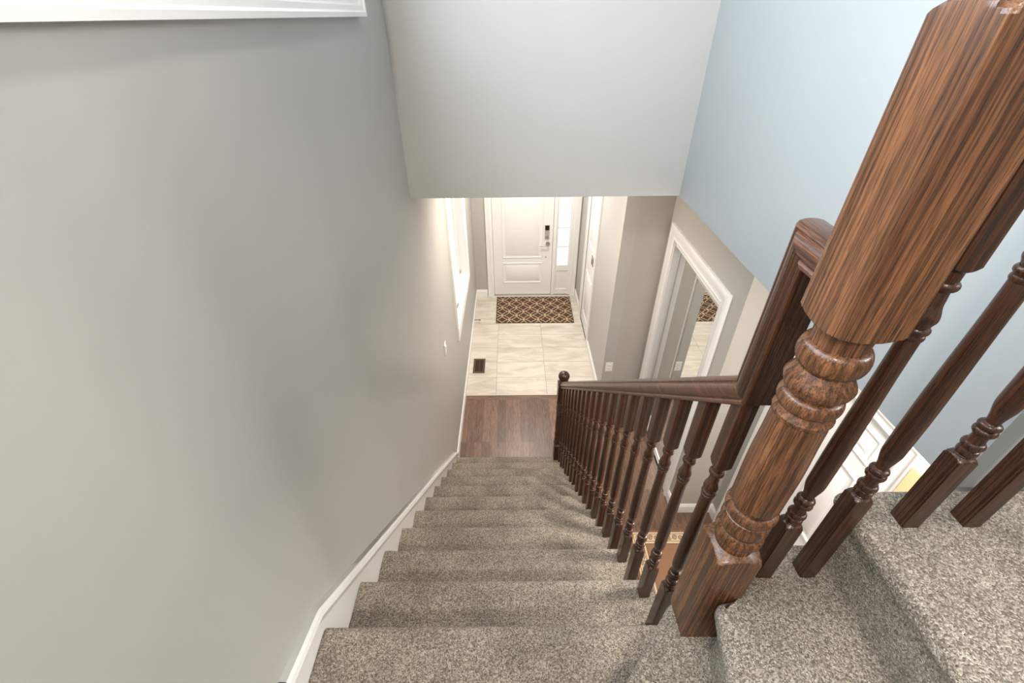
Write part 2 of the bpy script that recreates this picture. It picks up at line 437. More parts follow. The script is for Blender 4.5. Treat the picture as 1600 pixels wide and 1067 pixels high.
# right foyer wall (x = 1.0) with a cased door, then the grey return, the closet wall, the hall return and the door wall
XC = 1.425
struct(link('wall_foyer', wall_with_holes('x', 1.0, 1.12, 3.83, YF + 0.16, -0.05, 2.81, [(4.90, 5.56, 0, 2.04)]), MAT['wall']), 'pale wall right of the foyer', 'wall')
struct(link('wall_return', boxes((1.12, XC, 3.83, 3.95, -0.05, 2.81)), MAT['wall_warm_lit']), 'grey wall with warm light tint facing the stairs with an outlet', 'wall')
CO = (2.60, 3.64, 0.0, 2.05)
struct(link('wall_closet', wall_with_holes('x', XC, XC + 0.12, 2.33, 3.95, -0.05, 2.81, [CO]), MAT['wall_warm_lit']), 'hall wall that holds the mirrored closet', 'wall')
struct(link('wall_hall', boxes((XC + 0.12, 1.89, 2.33, 2.45, -0.05, 2.81)), MAT['wall_warm_lit']), 'grey wall with warm light tint beside the closet', 'wall')
D2 = (1.31, 2.14, 0.0, 2.04)
struct(link('wall_side', wall_with_holes('x', 1.77, 1.89, 0.3, 2.33, -0.05, 2.81, [D2]), MAT['wall']), 'hall wall with the panelled door', 'wall')
struct(link('wall_closet_back', boxes((XC + 0.12, 2.1, 3.83, 3.9, 0, 2.81), (2.0, 2.1, 2.45, 3.83, 0, 2.81)), MAT['wall']), 'inside of the closet', 'wall')
struct(link('wall_behind_stairs', boxes((0.47, 1.77, 0.44, 0.55, -0.05, 2.20)), MAT['wall']), 'hall wall closing off the space under the upper steps', 'wall')
# triangular wall below the long flight
bm = bmesh.new()
pts = [(0.55, -0.05), (2.50, -0.05), (2.50, 0.02), (0.62, 1.70), (0.55, 1.76)]
for xx in (0.40, 0.44):
    bm.faces.new([bm.verts.new((xx, y, z)) for y, z in pts])
bm.verts.ensure_lookup_table()
n = len(pts)
for i in range(n): bm.faces.new((bm.verts[i], bm.verts[(i + 1) % n], bm.verts[n + (i + 1) % n], bm.verts[n + i]))
struct(link('wall_under_stairs', bm, MAT['wall']), 'sloped wall below the open side of the stairs', 'wall')

# baseboards
BB = [(0, 0), (0.014, 0), (0.014, 0.082), (0.010, 0.088), (0.010, 0.094), (0.006, 0.104), (0, 0.106)]
def baseboard(name, segs, h=0.106):
    bm = bmesh.new()
    k = h / 0.106
    for (ax, val, sgn, u0, u1) in segs:
        pr = [(val + sgn * d, z * k) for d, z in BB]
        a = [bm.verts.new((p, u0, z) if ax == 'x' else (u0, p, z)) for p, z in pr]
        b = [bm.verts.new((p, u1, z) if ax == 'x' else (u1, p, z)) for p, z in pr]
        m = len(pr); bm.faces.new(a); bm.faces.new(b)
        for i in range(m): bm.faces.new((a[i], a[(i + 1) % m], b[(i + 1) % m], b[i]))
    return struct(link(name, bm, MAT['trim']), 'white baseboard', 'baseboard')
baseboard('baseboard_left', [('x', XW, 1, 2.86, YF)])
baseboard('baseboard_front', [('y', YF, -1, XW, -0.405), ('y', YF, -1, 0.985, 1.0)], 0.115)
baseboard('baseboard_right', [('x', 1.0, -1, 3.82, 4.82), ('x', 1.0, -1, 5.64, YF), ('y', 3.83, -1, 0.988, XC), ('x', XC, -1, 3.72, 3.83)], 0.112)
baseboard('baseboard_hall', [('x', XC, -1, 2.318, 2.52), ('y', 2.33, -1, XC - 0.013, 1.77), ('x', 1.77, -1, 2.22, 2.33)], 0.115)

# ------------------------------------------------------------------ foyer window
w = thing('window_1', 'tall white cased window on the left foyer wall', 'window', (XW, 4.435, 1.0), kind='structure')
def kid(name, bm, mat, parent, **kw):
    """mesh given in world coordinates, parented to a thing's Empty"""
    o = link(name, bm, mat, parent, **kw)
    o.matrix_parent_inverse = Matrix.Translation(-Vector(parent.location)); return o
bm = bmesh.new(); casing(bm, 'x', XW, W1[0], W1[1], W1[2], W1[3], 0.08, CAS, 1); kid('window_frame', bm, MAT['trim'], w, smooth=30)
bm = boxes((XW - 0.13, XW - 0.09, W1[0], W1[0] + 0.05, W1[2], W1[3]), (XW - 0.13, XW - 0.09, W1[1] - 0.05, W1[1], W1[2], W1[3]),
           (XW - 0.13, XW - 0.09, W1[0], W1[1], W1[2], W1[2] + 0.06), (XW - 0.13, XW - 0.09, W1[0], W1[1], W1[3] - 0.05, W1[3]),
           (XW - 0.125, XW - 0.095, 4.41, 4.46, W1[2], W1[3]))
kid('window_sash', bm, MAT['trim'], w)
kid('window_liner', boxes((XW - 0.13, XW + 0.002, W1[0] - 0.004, W1[0] + 0.008, W1[2], W1[3]), (XW - 0.13, XW + 0.002, W1[1] - 0.008, W1[1] + 0.004, W1[2], W1[3]),
    (XW - 0.13, XW + 0.002, W1[0], W1[1], W1[2] - 0.004, W1[2] + 0.008), (XW - 0.13, XW + 0.002, W1[0], W1[1], W1[3] - 0.008, W1[3] + 0.004)), MAT['trim'], w)
kid('window_glass', boxes((XW - 0.138, XW - 0.122, W1[0], W1[1], W1[2], W1[3])), MAT['pane'], w)
# folding crank on the sill and hanging blind cord
bm = bmesh.new()
def tube(bm, pts, r, seg=8):
    rings = []
    for i, p in enumerate(pts):
        p = Vector(p); a = Vector(pts[max(i - 1, 0)]); b = Vector(pts[min(i + 1, len(pts) - 1)])
        d = (b - a).normalized(); u = d.orthogonal().normalized(); v = d.cross(u)
        rr = r[i] if isinstance(r, (list, tuple)) else r
        rings.append([bm.verts.new(p + u * rr * math.cos(2 * PI * k / seg) + v * rr * math.sin(2 * PI * k / seg)) for k in range(seg)])
    for a, b in zip(rings, rings[1:]):
        off = min(range(seg), key=lambda s: (a[0].co - b[s].co).length)
        for k in range(seg): bm.faces.new((a[k], a[(k + 1) % seg], b[(k + 1 + off) % seg], b[(k + off) % seg]))
    bm.faces.new(rings[0]); bm.faces.new(rings[-1])
box(bm, XW - 0.095, XW - 0.05, 4.02, 4.16, 1.008, 1.035)
tube(bm, [(XW - 0.06, 4.09, 1.03), (XW - 0.045, 4.09, 1.06), (XW - 0.035, 4.14, 1.075), (XW - 0.03, 4.22, 1.07)], 0.010)
kid('window_crank', bm, MAT['nickel'], w, smooth=40)
bm = bmesh.new()
pts = [(XW - 0.05, 4.50, 2.41)] + [(XW - 0.05, 4.50 + 0.002 * math.sin(i), 2.4 - i * 0.06) for i in range(1, 14)] + [(XW - 0.05, 4.52, 1.58), (XW - 0.05, 4.55, 1.62), (XW - 0.05, 4.56, 1.75)]
tube(bm, pts, 0.0035, 6); kid('blind_cord', bm, MAT['plastic'], w)

# upper window above the stairwell
w = thing('window_2', 'white moulded window casing high on the stairwell wall', 'window', (XW, 0.85, 3.735), kind='structure')
CAS2 = [(0, -0.004), (0, 0.014), (0.008, 0.018), (0.020, 0.014), (0.045, 0.018), (0.052, 0.026), (0.066, 0.028), (0.072, 0.034), (0.085, 0.034), (0.085, -0.004)]
bm = bmesh.new(); casing(bm, 'x', XW, *W2, 0.085, CAS2, 1); kid('window_frame', bm, MAT['trim'], w, smooth=30)
kid('window_sash', boxes((XW - 0.12, XW - 0.08, W2[0], W2[1], W2[2], W2[2] + 0.05), (XW - 0.12, XW - 0.08, W2[0], W2[1], W2[3] - 0.05, W2[3]),
    (XW - 0.12, XW - 0.08, W2[0], W2[0] + 0.05, W2[2], W2[3]), (XW - 0.12, XW - 0.08, W2[1] - 0.05, W2[1], W2[2], W2[3]), (XW - 0.115, XW - 0.085, 0.83, 0.88, W2[2], W2[3])), MAT['trim'], w)
kid('window_glass', boxes((XW - 0.138, XW - 0.115, *W2)), MAT['pane_up'], w)

# ------------------------------------------------------------------ front door
d = thing('door_1', 'white two panel front door with keypad lock and glazed sidelight', 'door', (0.15, YF, 0), kind='structure')
def raised_panel(bm, plane, val, out, u0, u1, z0, z1):
    """bead ring round a panel and a fielded centre"""
    ring = [(0, 0.0), (0, 0.004), (-0.006, 0.009), (-0.014, 0.007), (-0.020, 0.002), (-0.020, 0.0)]
    casing(bm, plane, val, u0, u1, z0, z1, 0, [(a, b) for a, b in ring], out)
    e, f = 0.045, 0.062
    def P(u, z, dd): return (val + out * dd, u, z) if plane == 'x' else (u, val + out * dd, z)
    a = [bm.verts.new(P(u, z, 0.0)) for u, z in ((u0 + e, z0 + e), (u1 - e, z0 + e), (u1 - e, z1 - e), (u0 + e, z1 - e))]
    b = [bm.verts.new(P(u, z, 0.007)) for u, z in ((u0 + f, z0 + f), (u1 - f, z0 + f), (u1 - f, z1 - f), (u0 + f, z1 - f))]
    for i in range(4): bm.faces.new((a[i], a[(i + 1) % 4], b[(i + 1) % 4], b[i]))
    bm.faces.new(b); bm.faces.new(a)
yd = YF + 0.03
bm = bmesh.new(); box(bm, DO[0] + 0.008, DO[1] - 0.006, yd, yd + 0.045, 0.012, 2.04)
raised_panel(bm, 'y', yd, -1, -0.155, 0.455, 0.645, 1.90)
raised_panel(bm, 'y', yd, -1, -0.155, 0.455, 0.215, 0.565)
slab = kid('door_slab', bm, MAT['door'], d, smooth=25)
bm = bmesh.new()
casing(bm, 'y', YF, DO[0] - 0.015, SL[1] + 0.0, 0.0, 2.05, 0.08, CAS, -1, 'LRT'); kid('door_frame', bm, MAT['trim'], d, smooth=30)
bm = boxes((DO[0] - 0.02, DO[0] + 0.003, YF + 0.0, YF + 0.12, 0, 2.05), (DO[1] - 0.001, DO[1] + 0.045, YF + 0.001, YF + 0.12, 0.013, 2.043), (DO[0] + 0.003, SL[1] - 0.03, YF + 0.0015, YF + 0.12, 2.043, 2.07),
           (SL[1] - 0.03, SL[1] + 0.003, YF + 0.0, YF + 0.12, 0, 2.05))
kid('door_jamb', bm, MAT['trim'], d)
kid('door_sill', boxes((DO[0], SL[1], YF + 0.0, YF + 0.14, 0, 0.012)), MAT['nickel'], d)
# sidelight: frame with glass above and a plain panel below, grille bars
sx0, sx1 = DO[1] + 0.045, SL[1] - 0.03
q0, q1 = sx0 + 0.025, sx1 - 0.025
bm = boxes((sx0, q0, YF + 0.02, YF + 0.07, 0.013, 2.042), (q1, sx1, YF + 0.02, YF + 0.07, 0.013, 2.042), (q0, q1, YF + 0.022, YF + 0.07, 0.013, 0.10), (q0, q1, YF + 0.022, YF + 0.07, 0.43, 0.52), (q0, q1, YF + 0.022, YF + 0.07, 1.95, 2.042),
           (q0, q1, YF + 0.034, YF + 0.06, 0.10, 0.43))
kid('sidelight_frame', bm, MAT['trim'], d)
kid('sidelight_glass', boxes((sx0 + 0.02, sx1 - 0.02, YF + 0.045, YF + 0.055, 0.52, 1.96)), MAT['pane'], d)
kid('sidelight_bar', boxes(*[(sx0 + 0.02, sx1 - 0.02, YF + 0.038, YF + 0.046, z - 0.007, z + 0.007) for z in (0.82, 1.12, 1.43, 1.72)]), MAT['trim'], d)
# keypad deadbolt, lever, viewer
k = kid('keypad_lock', boxes((0.478, 0.546, yd - 0.022, yd, 0.955, 1.175)), MAT['silver'], d, bevel=0.006); k['label'] = 'silver keypad deadbolt'
kid('keypad_screen', boxes((0.482, 0.542, yd - 0.026, yd - 0.02, 1.095, 1.168)), MAT['black'], d)
bm = bmesh.new()
tube(bm, [(0.512, yd - 0.02, 0.99), (0.512, yd - 0.034, 0.99)], 0.018, 16); box(bm, 0.508, 0.516, yd - 0.048, yd - 0.03, 0.972, 1.008)
kid('thumb_turn', bm, MAT['nickel'], d, smooth=40)
bm = bmesh.new()
tube(bm, [(0.53, yd, 0.875), (0.53, yd - 0.012, 0.875)], 0.032, 20)
tube(bm, [(0.53, yd - 0.01, 0.875), (0.53, yd - 0.05, 0.875), (0.51, yd - 0.058, 0.874), (0.46, yd - 0.058, 0.868), (0.405, yd - 0.056, 0.868)], [0.012, 0.011, 0.010, 0.009, 0.007], 10)
h = kid('door_handle', bm, MAT['nickel'], d, smooth=40); h['label'] = 'brushed nickel lever handle'
bm = bmesh.new(); tube(bm, [(0.507, yd, 0.66), (0.507, yd - 0.008, 0.66)], 0.010, 12); kid('door_viewer', bm, MAT['nickel'], d)

# door on the right foyer wall, seen edge on
d = thing('door_2', 'white door and casing on the right foyer wall', 'door', (1.0, 5.35, 0), kind='structure')
bm = bmesh.new(); casing(bm, 'x', 1.0, 4.90, 5.56, 0, 2.04, 0.08, CAS, -1, 'LRT'); kid('door_frame', bm, MAT['trim'], d, smooth=30)
bm = bmesh.new(); box(bm, 1.008, 1.05, 4.901, 5.559, 0.004, 2.038)
raised_panel(bm, 'x', 1.008, -1, 5.01, 5.45, 0.20, 0.85); raised_panel(bm, 'x', 1.008, -1, 5.01, 5.45, 1.25, 1.9)
kid('door_slab', bm, MAT['door'], d, smooth=25)
bm = boxes((0.996, 1.008, 5.03, 5.14, 1.09, 1.20)); kid('door_latch', bm, MAT['nickel'], d)
kid('latch_recess', boxes((0.993, 0.998, 5.06, 5.11, 1.11, 1.17)), MAT['black'], d)

# panelled door in the hall (x = 1.77)
d = thing('door_3', 'white six panel door on the hall wall seen below the balusters', 'door', (1.77, 1.72, 0), kind='structure')
bm = bmesh.new(); casing(bm, 'x', 1.77, D2[0], D2[1], 0, 2.04, 0.08, CAS, -1, 'LRT'); kid('door_frame', bm, MAT['trim'], d, smooth=30)
bm = bmesh.new(); box(bm, 1.785, 1.825, D2[0] + 0.004, D2[1] - 0.004, 0.01, 2.035)
for (a, b_) in ((D2[0] + 0.115, 1.67), (1.78, D2[1] - 0.115)):
    raised_panel(bm, 'x', 1.785, -1, a, b_, 1.79, 1.965)
    raised_panel(bm, 'x', 1.785, -1, a, b_, 1.03, 1.68)
    raised_panel(bm, 'x', 1.785, -1, a, b_, 0.24, 0.86)
kid('door_slab', bm, MAT['door'], d, smooth=25)
# pale pine board beside that door
tag(link('pine_board', boxes((1.735, 1.769, 1.165, 1.228, 0.0, 2.05)), MAT['pine'], bevel=0.003), 'strip of bare pale pine standing beside the panelled hall door', 'board')

# mirrored closet
d = thing('door_4', 'sliding mirrored closet doors in a white moulded casing', 'closet door', (XC, 3.1, 0), kind='structure')
CASC = [(0, -0.004), (0, 0.012), (0.014, 0.018), (0.024, 0.013), (0.060, 0.016), (0.072, 0.024), (0.100, 0.026), (0.115, 0.020), (0.118, 0.012), (0.118, -0.004)]
bm = bmesh.new(); casing(bm, 'x', XC, CO[0], CO[1], 0, 2.05, 0.118, CASC, -1, 'LRT'); kid('closet_frame', bm, MAT['trim'], d, smooth=30)
kid('closet_jamb', boxes((XC - 0.002, XC + 0.121, CO[1] - 0.012, CO[1] + 0.003, 0, 2.05), (XC - 0.002, XC + 0.121, CO[0] - 0.003, CO[0] + 0.012, 0, 2.05), (XC - 0.002, XC + 0.121, CO[0], CO[1], 2.035, 2.053)), MAT['trim'], d)
kid('door_track', boxes((XC + 0.012, XC + 0.085, CO[0] + 0.012, CO[1] - 0.012, 0, 0.018), (XC + 0.012, XC + 0.085, CO[0] + 0.012, CO[1] - 0.012, 2.001, 2.035)), MAT['trim'], d)
def mdoor(x, y0, y1):
    f = 0.028
    o = kid('mirror_door', boxes((x, x + 0.022, y0, y0 + f, 0.02, 2.0), (x, x + 0.022, y1 - f, y1, 0.02, 2.0), (x, x + 0.022, y0 + f, y1 - f, 0.02, 0.05), (x, x + 0.022, y0 + f, y1 - f, 1.97, 2.0)), MAT['alu'], d, bevel=0.004)
    g = link('mirror_pane', boxes((x + 0.008, x + 0.014, y0 + f * 0.8, y1 - f * 0.8, 0.04, 1.98)), MAT['mirror'], o)
    return o, g
mdoor(XC + 0.052, 3.05, CO[1] - 0.012)
mdoor(XC + 0.018, CO[0] + 0.012, 3.12)

# ------------------------------------------------------------------ the staircase
st = thing('staircase', 'speckled grey brown carpeted staircase descending to the foyer', 'staircase', (0, 0, 0))
rn = random.Random(3)
def jitter(bm, amp):
    for v in bm.verts:
        v.co += Vector((0, rn.uniform(-amp, amp) * 0.6, rn.uniform(-amp, amp) * 0.6))
def step_profile(yn, yb, zt, zb):
    p = [(yb, zb), (yb, zt)]
    m = 10
    for i in range(1, m): p.append((yb + (yn - 0.022 - yb) * i / m, zt - 0.0015 * math.sin(i * 1.3)))
    p.append((yn - 0.022, zt))
    for i in range(1, 9):
        a = PI / 2 - i * (PI * 0.95) / 8
        p.append((yn - 0.022 + 0.022 * math.cos(a), zt - 0.022 + 0.022 * math.sin(a)))
    p += [(yn - 0.030, zt - 0.055), (yn - 0.030, zb)]
    return p
def xedge(y): return xrail(y) + 0.042
for k in range(11):
    zt = (k + 1) * R_; yn = Y0 - k * T_
    yb = yn - T_ - 0.032 if k < 10 else -1.595
    bm = bmesh.new()
    x0 = -0.5585
    xr = (lambda y: xedge(y)) if k < 10 else 0.452
    extrude_x(bm, step_profile(yn, yb, zt, zt - R_ + (0.0 if k == 0 else 0.0)), x0, xr, 70)
    for v in bm.verts:     # rolled carpet at the open end, uneven pile on the nosing
        v.co.z += rn.uniform(-0.0012, 0.0012); v.co.y += rn.uniform(-0.0010, 0.0010)
    o = link('carpeted_step', bm, MAT['carpet'], st, smooth=50)
def winder(poly, front, z, rr=0.016):
    """poly: list of plan points; front: indices i of edges (i,i+1) that are open nosings"""
    n = len(poly)
    bm = bmesh.new()
    a, b = prism(bm, poly, z - 0.046, z)
    fe = []
    for i in front:
        e = bm.edges.get((b[i], b[(i + 1) % n])); fe.append(e)
        e = bm.edges.get((a[i], a[(i + 1) % n])); fe.append(e)
        for j in (i, (i + 1) % n):
            e = bm.edges.get((a[j], b[j]))
            if e and e not in fe and ((j - 1) % n in front and j in front): fe.append(e)
    bmesh.ops.bevel(bm, geom=[e for e in fe if e], offset=rr, segments=5, profile=0.5, affect='EDGES')
    # body below, front edges set back
    P = [Vector((x, y)) for x, y in poly]
    cen = sum(P, Vector((0, 0))) / n
    lines = []
    for i in range(n):
        p, q = P[i], P[(i + 1) % n]; dd = (q - p).normalized(); nn = Vector((-dd.y, dd.x))
        if (cen - p).dot(nn) < 0: nn = -nn
        off = 0.028 if i in front else 0.0
        lines.append((p + nn * off, dd))
    Q = []
    for i in range(n):
        (p, dd), (q, ee) = lines[i - 1], lines[i]
        det = dd.x * ee.y - dd.y * ee.x
        if abs(det) < 1e-6: Q.append(q); continue
        t = ((q.x - p.x) * ee.y - (q.y - p.y) * ee.x) / det
        Q.append(p + dd * t)
    prism(bm, [(v.x, v.y) for v in Q], z - R_, z - 0.04)
    return link('carpeted_step', bm, MAT['carpet'], st, smooth=50)
winder([(0.402, 0.528), (0.62, 0.528), (0.62, -1.595), (-0.5585, -1.595), (-0.5585, -0.565)], [0, 4], 12 * R_)
winder([(0.438, 0.4415), (0.505, 0.4415), (0.505, 0.573), (0.82, 0.573), (0.82, -1.595), (0.018, -1.595)], [0, 2, 5], 13 * R_)
winder([(0.693, 0.583), (1.40, 0.583), (1.40, -1.595), (0.676, -1.595)], [0, 3], 14 * R_, 0.02)
winder([(1.37, 0.583), (2.2, 0.583), (2.2, -1.595), (1.37, -1.595)], [0, 3], 15 * R_, 0.02)

# skirt board with cap along the wall
sk = [(2.87, 0.0), (2.87, 0.19), (2.781, 0.300), (1.967, 1.045), (0.809, 2.080), (0.560, 2.303), (0.379, 2.351), (-1.595, 2.351)]
lowz = lambda y: max(0.0, R_ + (Y0 - y) * R_ / T_ - 0.32)
bm = bmesh.new()
ptsO = sk
ptsL = [(2.87, -0.02), (2.6, -0.02)] + [(y, lowz(y)) for y in (2.0, 1.4, 0.8, 0.4)] + [(-0.9, 1.9)]
outline = sk[1:] + [(-1.595, 1.9), (0.4, 1.9), (2.45, -0.02), (2.87, -0.02)]
va = [bm.verts.new((XW - 0.001, y, z)) for y, z in outline]; vb = [bm.verts.new((-0.5595, y, z)) for y, z in outline]
bm.faces.new(va); bm.faces.new(vb); n = len(outline)
for i in range(n): bm.faces.new((va[i], va[(i + 1) % n], vb[(i + 1) % n], vb[i]))
trim = thing('trim_1', 'white skirt board stepping down the left wall beside the stairs', 'trim', (0, 0, 0), kind='structure')
link('skirt_panel', bm, MAT['trim'], trim)
# cap moulding follows the top of the skirt
capp = [(0.0, 0.0), (0.0, -0.082), (0.014, -0.078), (0.020, -0.066), (0.018, -0.050), (0.026, -0.034), (0.034, -0.016), (0.030, -0.002), (0.020, 0.0)]
path = sk[1:]
frames = []
for i, (y, z) in enumerate(path):
    def nrm(p, q):
        dy, dz = q[0] - p[0], q[1] - p[1]; l = math.hypot(dy, dz); nv = Vector((0, -dz / l, dy / l))
        return nv if nv.z > 0 or (abs(nv.z) < 1e-6 and nv.y > 0) else -nv
    n1 = nrm(path[max(i - 1, 0)], path[max(i - 1, 0) + 1]); n2 = nrm(path[min(i, len(path) - 2)], path[min(i, len(path) - 2) + 1])
    b_ = (n1 + n2) / (1 + n1.dot(n2))
    frames.append(((XW - 0.0005, y, z), (1, 0, 0), b_))
bm = bmesh.new(); sweep(bm, frames, capp); link('cap_moulding', bm, MAT['trim'], trim, smooth=35)
# outer stringer under the open ends
bm = bmesh.new()
so = [(2.60, -0.02), (2.60, 0.08), (0.56, -0.10 + 2.24 * R_ / T_), (0.56, -0.30 + 2.24 * R_ / T_), (2.35, -0.02)]
va = [bm.verts.new((0.455 - 0.0145 * (y - 0.5), y, z)) for y, z in so]; vb = [bm.verts.new((0.470 - 0.0145 * (y - 0.5), y, z)) for y, z in so]
bm.faces.new(va); bm.faces.new(vb); n = len(so)
for i in range(n): bm.faces.new((va[i], va[(i + 1) % n], vb[(i + 1) % n], vb[i]))
link('stringer', bm, MAT['trim'], st)

# ------------------------------------------------------------------ newel posts
def newel_spec(z0, blk, turn, top):
    """z0 base, blk = top corner of the lower block, turn = (bottom of turned, top of turned), top = corner height of the upper block"""
    s = 0.046
    sp = [(z0, None), (blk, None)] + shoulder(blk, blk + 0.020, s, 0.037)
    t0, t1 = blk + 0.020, turn
    L = t1 - t0
    def zz(f): return t0 + f * L
    g = []
    g += torus_pts(zz(0.000), zz(0.035), 0.036, 0.0375, 4)
    g += torus_pts(zz(0.040), zz(0.105), 0.0365, 0.0460, 9)
    g += torus_pts(zz(0.110), zz(0.185), 0.0400, 0.0450, 9)
    g += torus_pts(zz(0.192), zz(0.245), 0.0395, 0.0470, 9)
    e = t1
    g += smooth_pts([(zz(0.250), 0.0400), (zz(0.275), 0.0432), (zz(0.45), 0.0445), (zz(0.66), 0.0420), (e - 0.167, 0.0412)], 6)
    g += [(e - 0.160, 0.0440), (e - 0.157, 0.0440), (e - 0.146, 0.0375)]
    g += torus_pts(e - 0.145, e - 0.116, 0.0370, 0.0455, 9)
    g += [(e - 0.114, 0.0375)] + smooth_pts([(e - 0.112, 0.0400), (e - 0.102, 0.0460), (e - 0.094, 0.0480)], 4) + [(e - 0.091, 0.0470), (e - 0.075, 0.0385)]
    g += [(e - 0.070, 0.0360)]
    g += torus_pts(e - 0.066, e - 0.026, 0.0365, 0.0465, 11)
    g += [(e - 0.022, 0.0360), (e, 0.0365)]
    sp += g
    sp += shoulder(top[0], t1, s, 0.0365, up=False)
    sp += [(top[0], None), (top[1], None)] + shoulder(top[1], top[1] + 0.022, s, 0.032)
    return sp, top[1] + 0.022
def newel(name, label, x, y, z0, blk, turn, top, mat):
    o = thing(name, label, 'newel post', (x, y, z0))
    sp, zt = newel_spec(z0, blk, turn, top)
    bm = bmesh.new(); lathe_sq(bm, [(z - z0, r) for z, r in sp], 0.046, seg=64)
    link('newel_shaft', bm, mat, o, smooth=28)
    bm = bmesh.new()
    f = [(zt - z0 - 0.006, 0.030)] + torus_pts(zt - z0, zt - z0 + 0.016, 0.026, 0.033, 6) + [(zt - z0 + 0.02, 0.020)]
    cz = zt - z0 + 0.020 + 0.042
    for i in range(15):
        a = -PI / 2 + 0.42 + (PI - 0.46) * i / 14
        f.append((cz + 0.047 * math.sin(a), 0.047 * math.cos(a)))
    lathe_sq(bm, f, 1.0, seg=48)
    link('finial', bm, mat, o, smooth=40)
    return o
newel('newel_post', 'large square and turned oak newel post at the head of the long flight', 0.4500, 0.4920, 12 * R_ - 0.002, 2.757, 3.309, (3.321, 3.648), MAT['oak_big'])
newel('newel_post', 'far newel post with round ball finial at the foot of the stairs', 0.4180, 2.800, 0.0, 0.385, 0.962, (0.975, 1.140), MAT['oak'])

# ------------------------------------------------------------------ balusters and rails
BS = 0.0175
def bal_spec(h0, hb, ht, h1):
    """heights above the base: hb = top corner of the lower block, ht = bottom corner of the upper block, h1 = top"""
    sp = [(h0, None), (hb, None)] + shoulder(hb, hb + 0.010, BS, 0.0145, 6)
    z = hb + 0.010
    sp += [(z + 0.002, 0.0140)] + torus_pts(z + 0.003, z + 0.017, 0.0130, 0.0160, 6)
    sp += torus_pts(z + 0.019, z + 0.034, 0.0125, 0.0172, 6)
    sp += smooth_pts([(z + 0.036, 0.0120), (z + 0.046, 0.0115), (z + 0.052, 0.0125)], 3)
    sp += torus_pts(z + 0.053, z + 0.066, 0.0125, 0.0172, 6)
    sp += torus_pts(z + 0.067, z + 0.078, 0.0120, 0.0165, 6)
    sp += smooth_pts([(z + 0.080, 0.0100), (z + 0.125, 0.0165), (z + 0.20, 0.0168), (ht - 0.120, 0.0135)], 8)
    t = ht - 0.118
    sp += torus_pts(t, t + 0.010, 0.0130, 0.0155, 5) + torus_pts(t + 0.011, t + 0.022, 0.0130, 0.0170, 6)
    sp += smooth_pts([(t + 0.023, 0.0135), (t + 0.036, 0.0172), (t + 0.062, 0.0118), (t + 0.078, 0.0108)], 5)
    sp += torus_pts(t + 0.080, t + 0.093, 0.0120, 0.0168, 6)
    sp += [(t + 0.095, 0.0125), (t + 0.106, 0.0125)]
    sp += shoulder(ht, ht - 0.010, BS, 0.0125, 6, up=False)
    sp += [(ht, None), (h1, None)]
    return sp
def railing(name, label, mats, seat):
    return thing(name, label, 'railing', seat)
rl = railing('stair_railing', 'dark oak handrail with slender turned balusters beside the long flight', None, (0.45, 0.6, 0))
protos = {}
def put_bal(parent, key, x, y, z, spec):
    if key not in protos:
        bm = bmesh.new(); lathe_sq(bm, spec, BS, seg=32)
        o = link('baluster', bm, MAT['oak'], None, smooth=28); protos[key] = o
    else:
        o = protos[key].copy(); COL.objects.link(o)
    o.parent = parent; o.location = (x - parent.location.x, y - parent.location.y, z - parent.location.z)
    return o
for k in range(0, 10):
    zt = (k + 1) * R_
    for j in range(2):
        y = Y0 - k * T_ - (0.0505 if j == 0 else 0.163)
        if k == 0 and j == 0: continue
        L = line_low(y)
        hb, ht, h1 = L + 0.142 - zt, L + 0.705 - zt, L + 0.880 + 0.022 - zt
        put_bal(rl, 'low%d' % j, xrail(y), y, zt, bal_spec(-0.002, hb, ht, h1))
# handrail profile (a across, b up from its underside)
RP = [(-0.0255, 0.0), (-0.0275, 0.002), (-0.0280, 0.007), (-0.0265, 0.0095), (-0.0240, 0.0110), (-0.0262, 0.0135), (-0.0292, 0.0180), (-0.0305, 0.0240), (-0.0305, 0.0300), (-0.0290, 0.0365), (-0.0262, 0.0405), (-0.0235, 0.0420), (-0.0232, 0.0445), (-0.0248, 0.0470), (-0.0235, 0.0510), (-0.0180, 0.0545), (-0.0090, 0.0565), (0.0, 0.0570)]
RP = RP + [(-a, b) for a, b in RP[-2::-1]]
def rail_frames(path, normals, across, skewfn):
    fr = []
    for i, p in enumerate(path):
        n1 = normals[max(i - 1, 0)]; n2 = normals[min(i, len(normals) - 1)]
        b_ = (Vector(n1) + Vector(n2)) / (1 + Vector(n1).dot(Vector(n2)))
        fr.append((p, across, b_))
    return fr
yA = 0.587; sl = R_ / T_; ln = math.hypot(1, sl)
nS = (0, sl / ln, 1 / ln); nV = (0, 1, 0); nH = (0, 0, 1)
yE = 2.758
pathL = [(xrail(yE), yE, line_low(yE) + 0.88), (xrail(yA), yA, line_low(yA) + 0.88), (xrail(yA), yA, 3.345), (xrail(yA), 0.536, 3.345)]
fr = rail_frames(pathL, [nS, nV, nH], (1, 0, 0), None)
def rel(fr, o): return [(tuple(Vector(p) - Vector(o)), a, b) for p, a, b in fr]
fr = rel(fr, rl.location)
bm = bmesh.new(); sweep(bm, fr[0:2], RP); link('handrail', bm, MAT['oak_y'], rl, smooth=32)
bm = bmesh.new(); sweep(bm, fr[1:3], RP); g_ = link('gooseneck', bm, MAT['oak'], rl, smooth=32); g_['label'] = 'upright piece of rail rising to the newel'
bm = bmesh.new(); sweep(bm, fr[2:4], RP); link('level_rail', bm, MAT['oak_y'], rl, smooth=32)

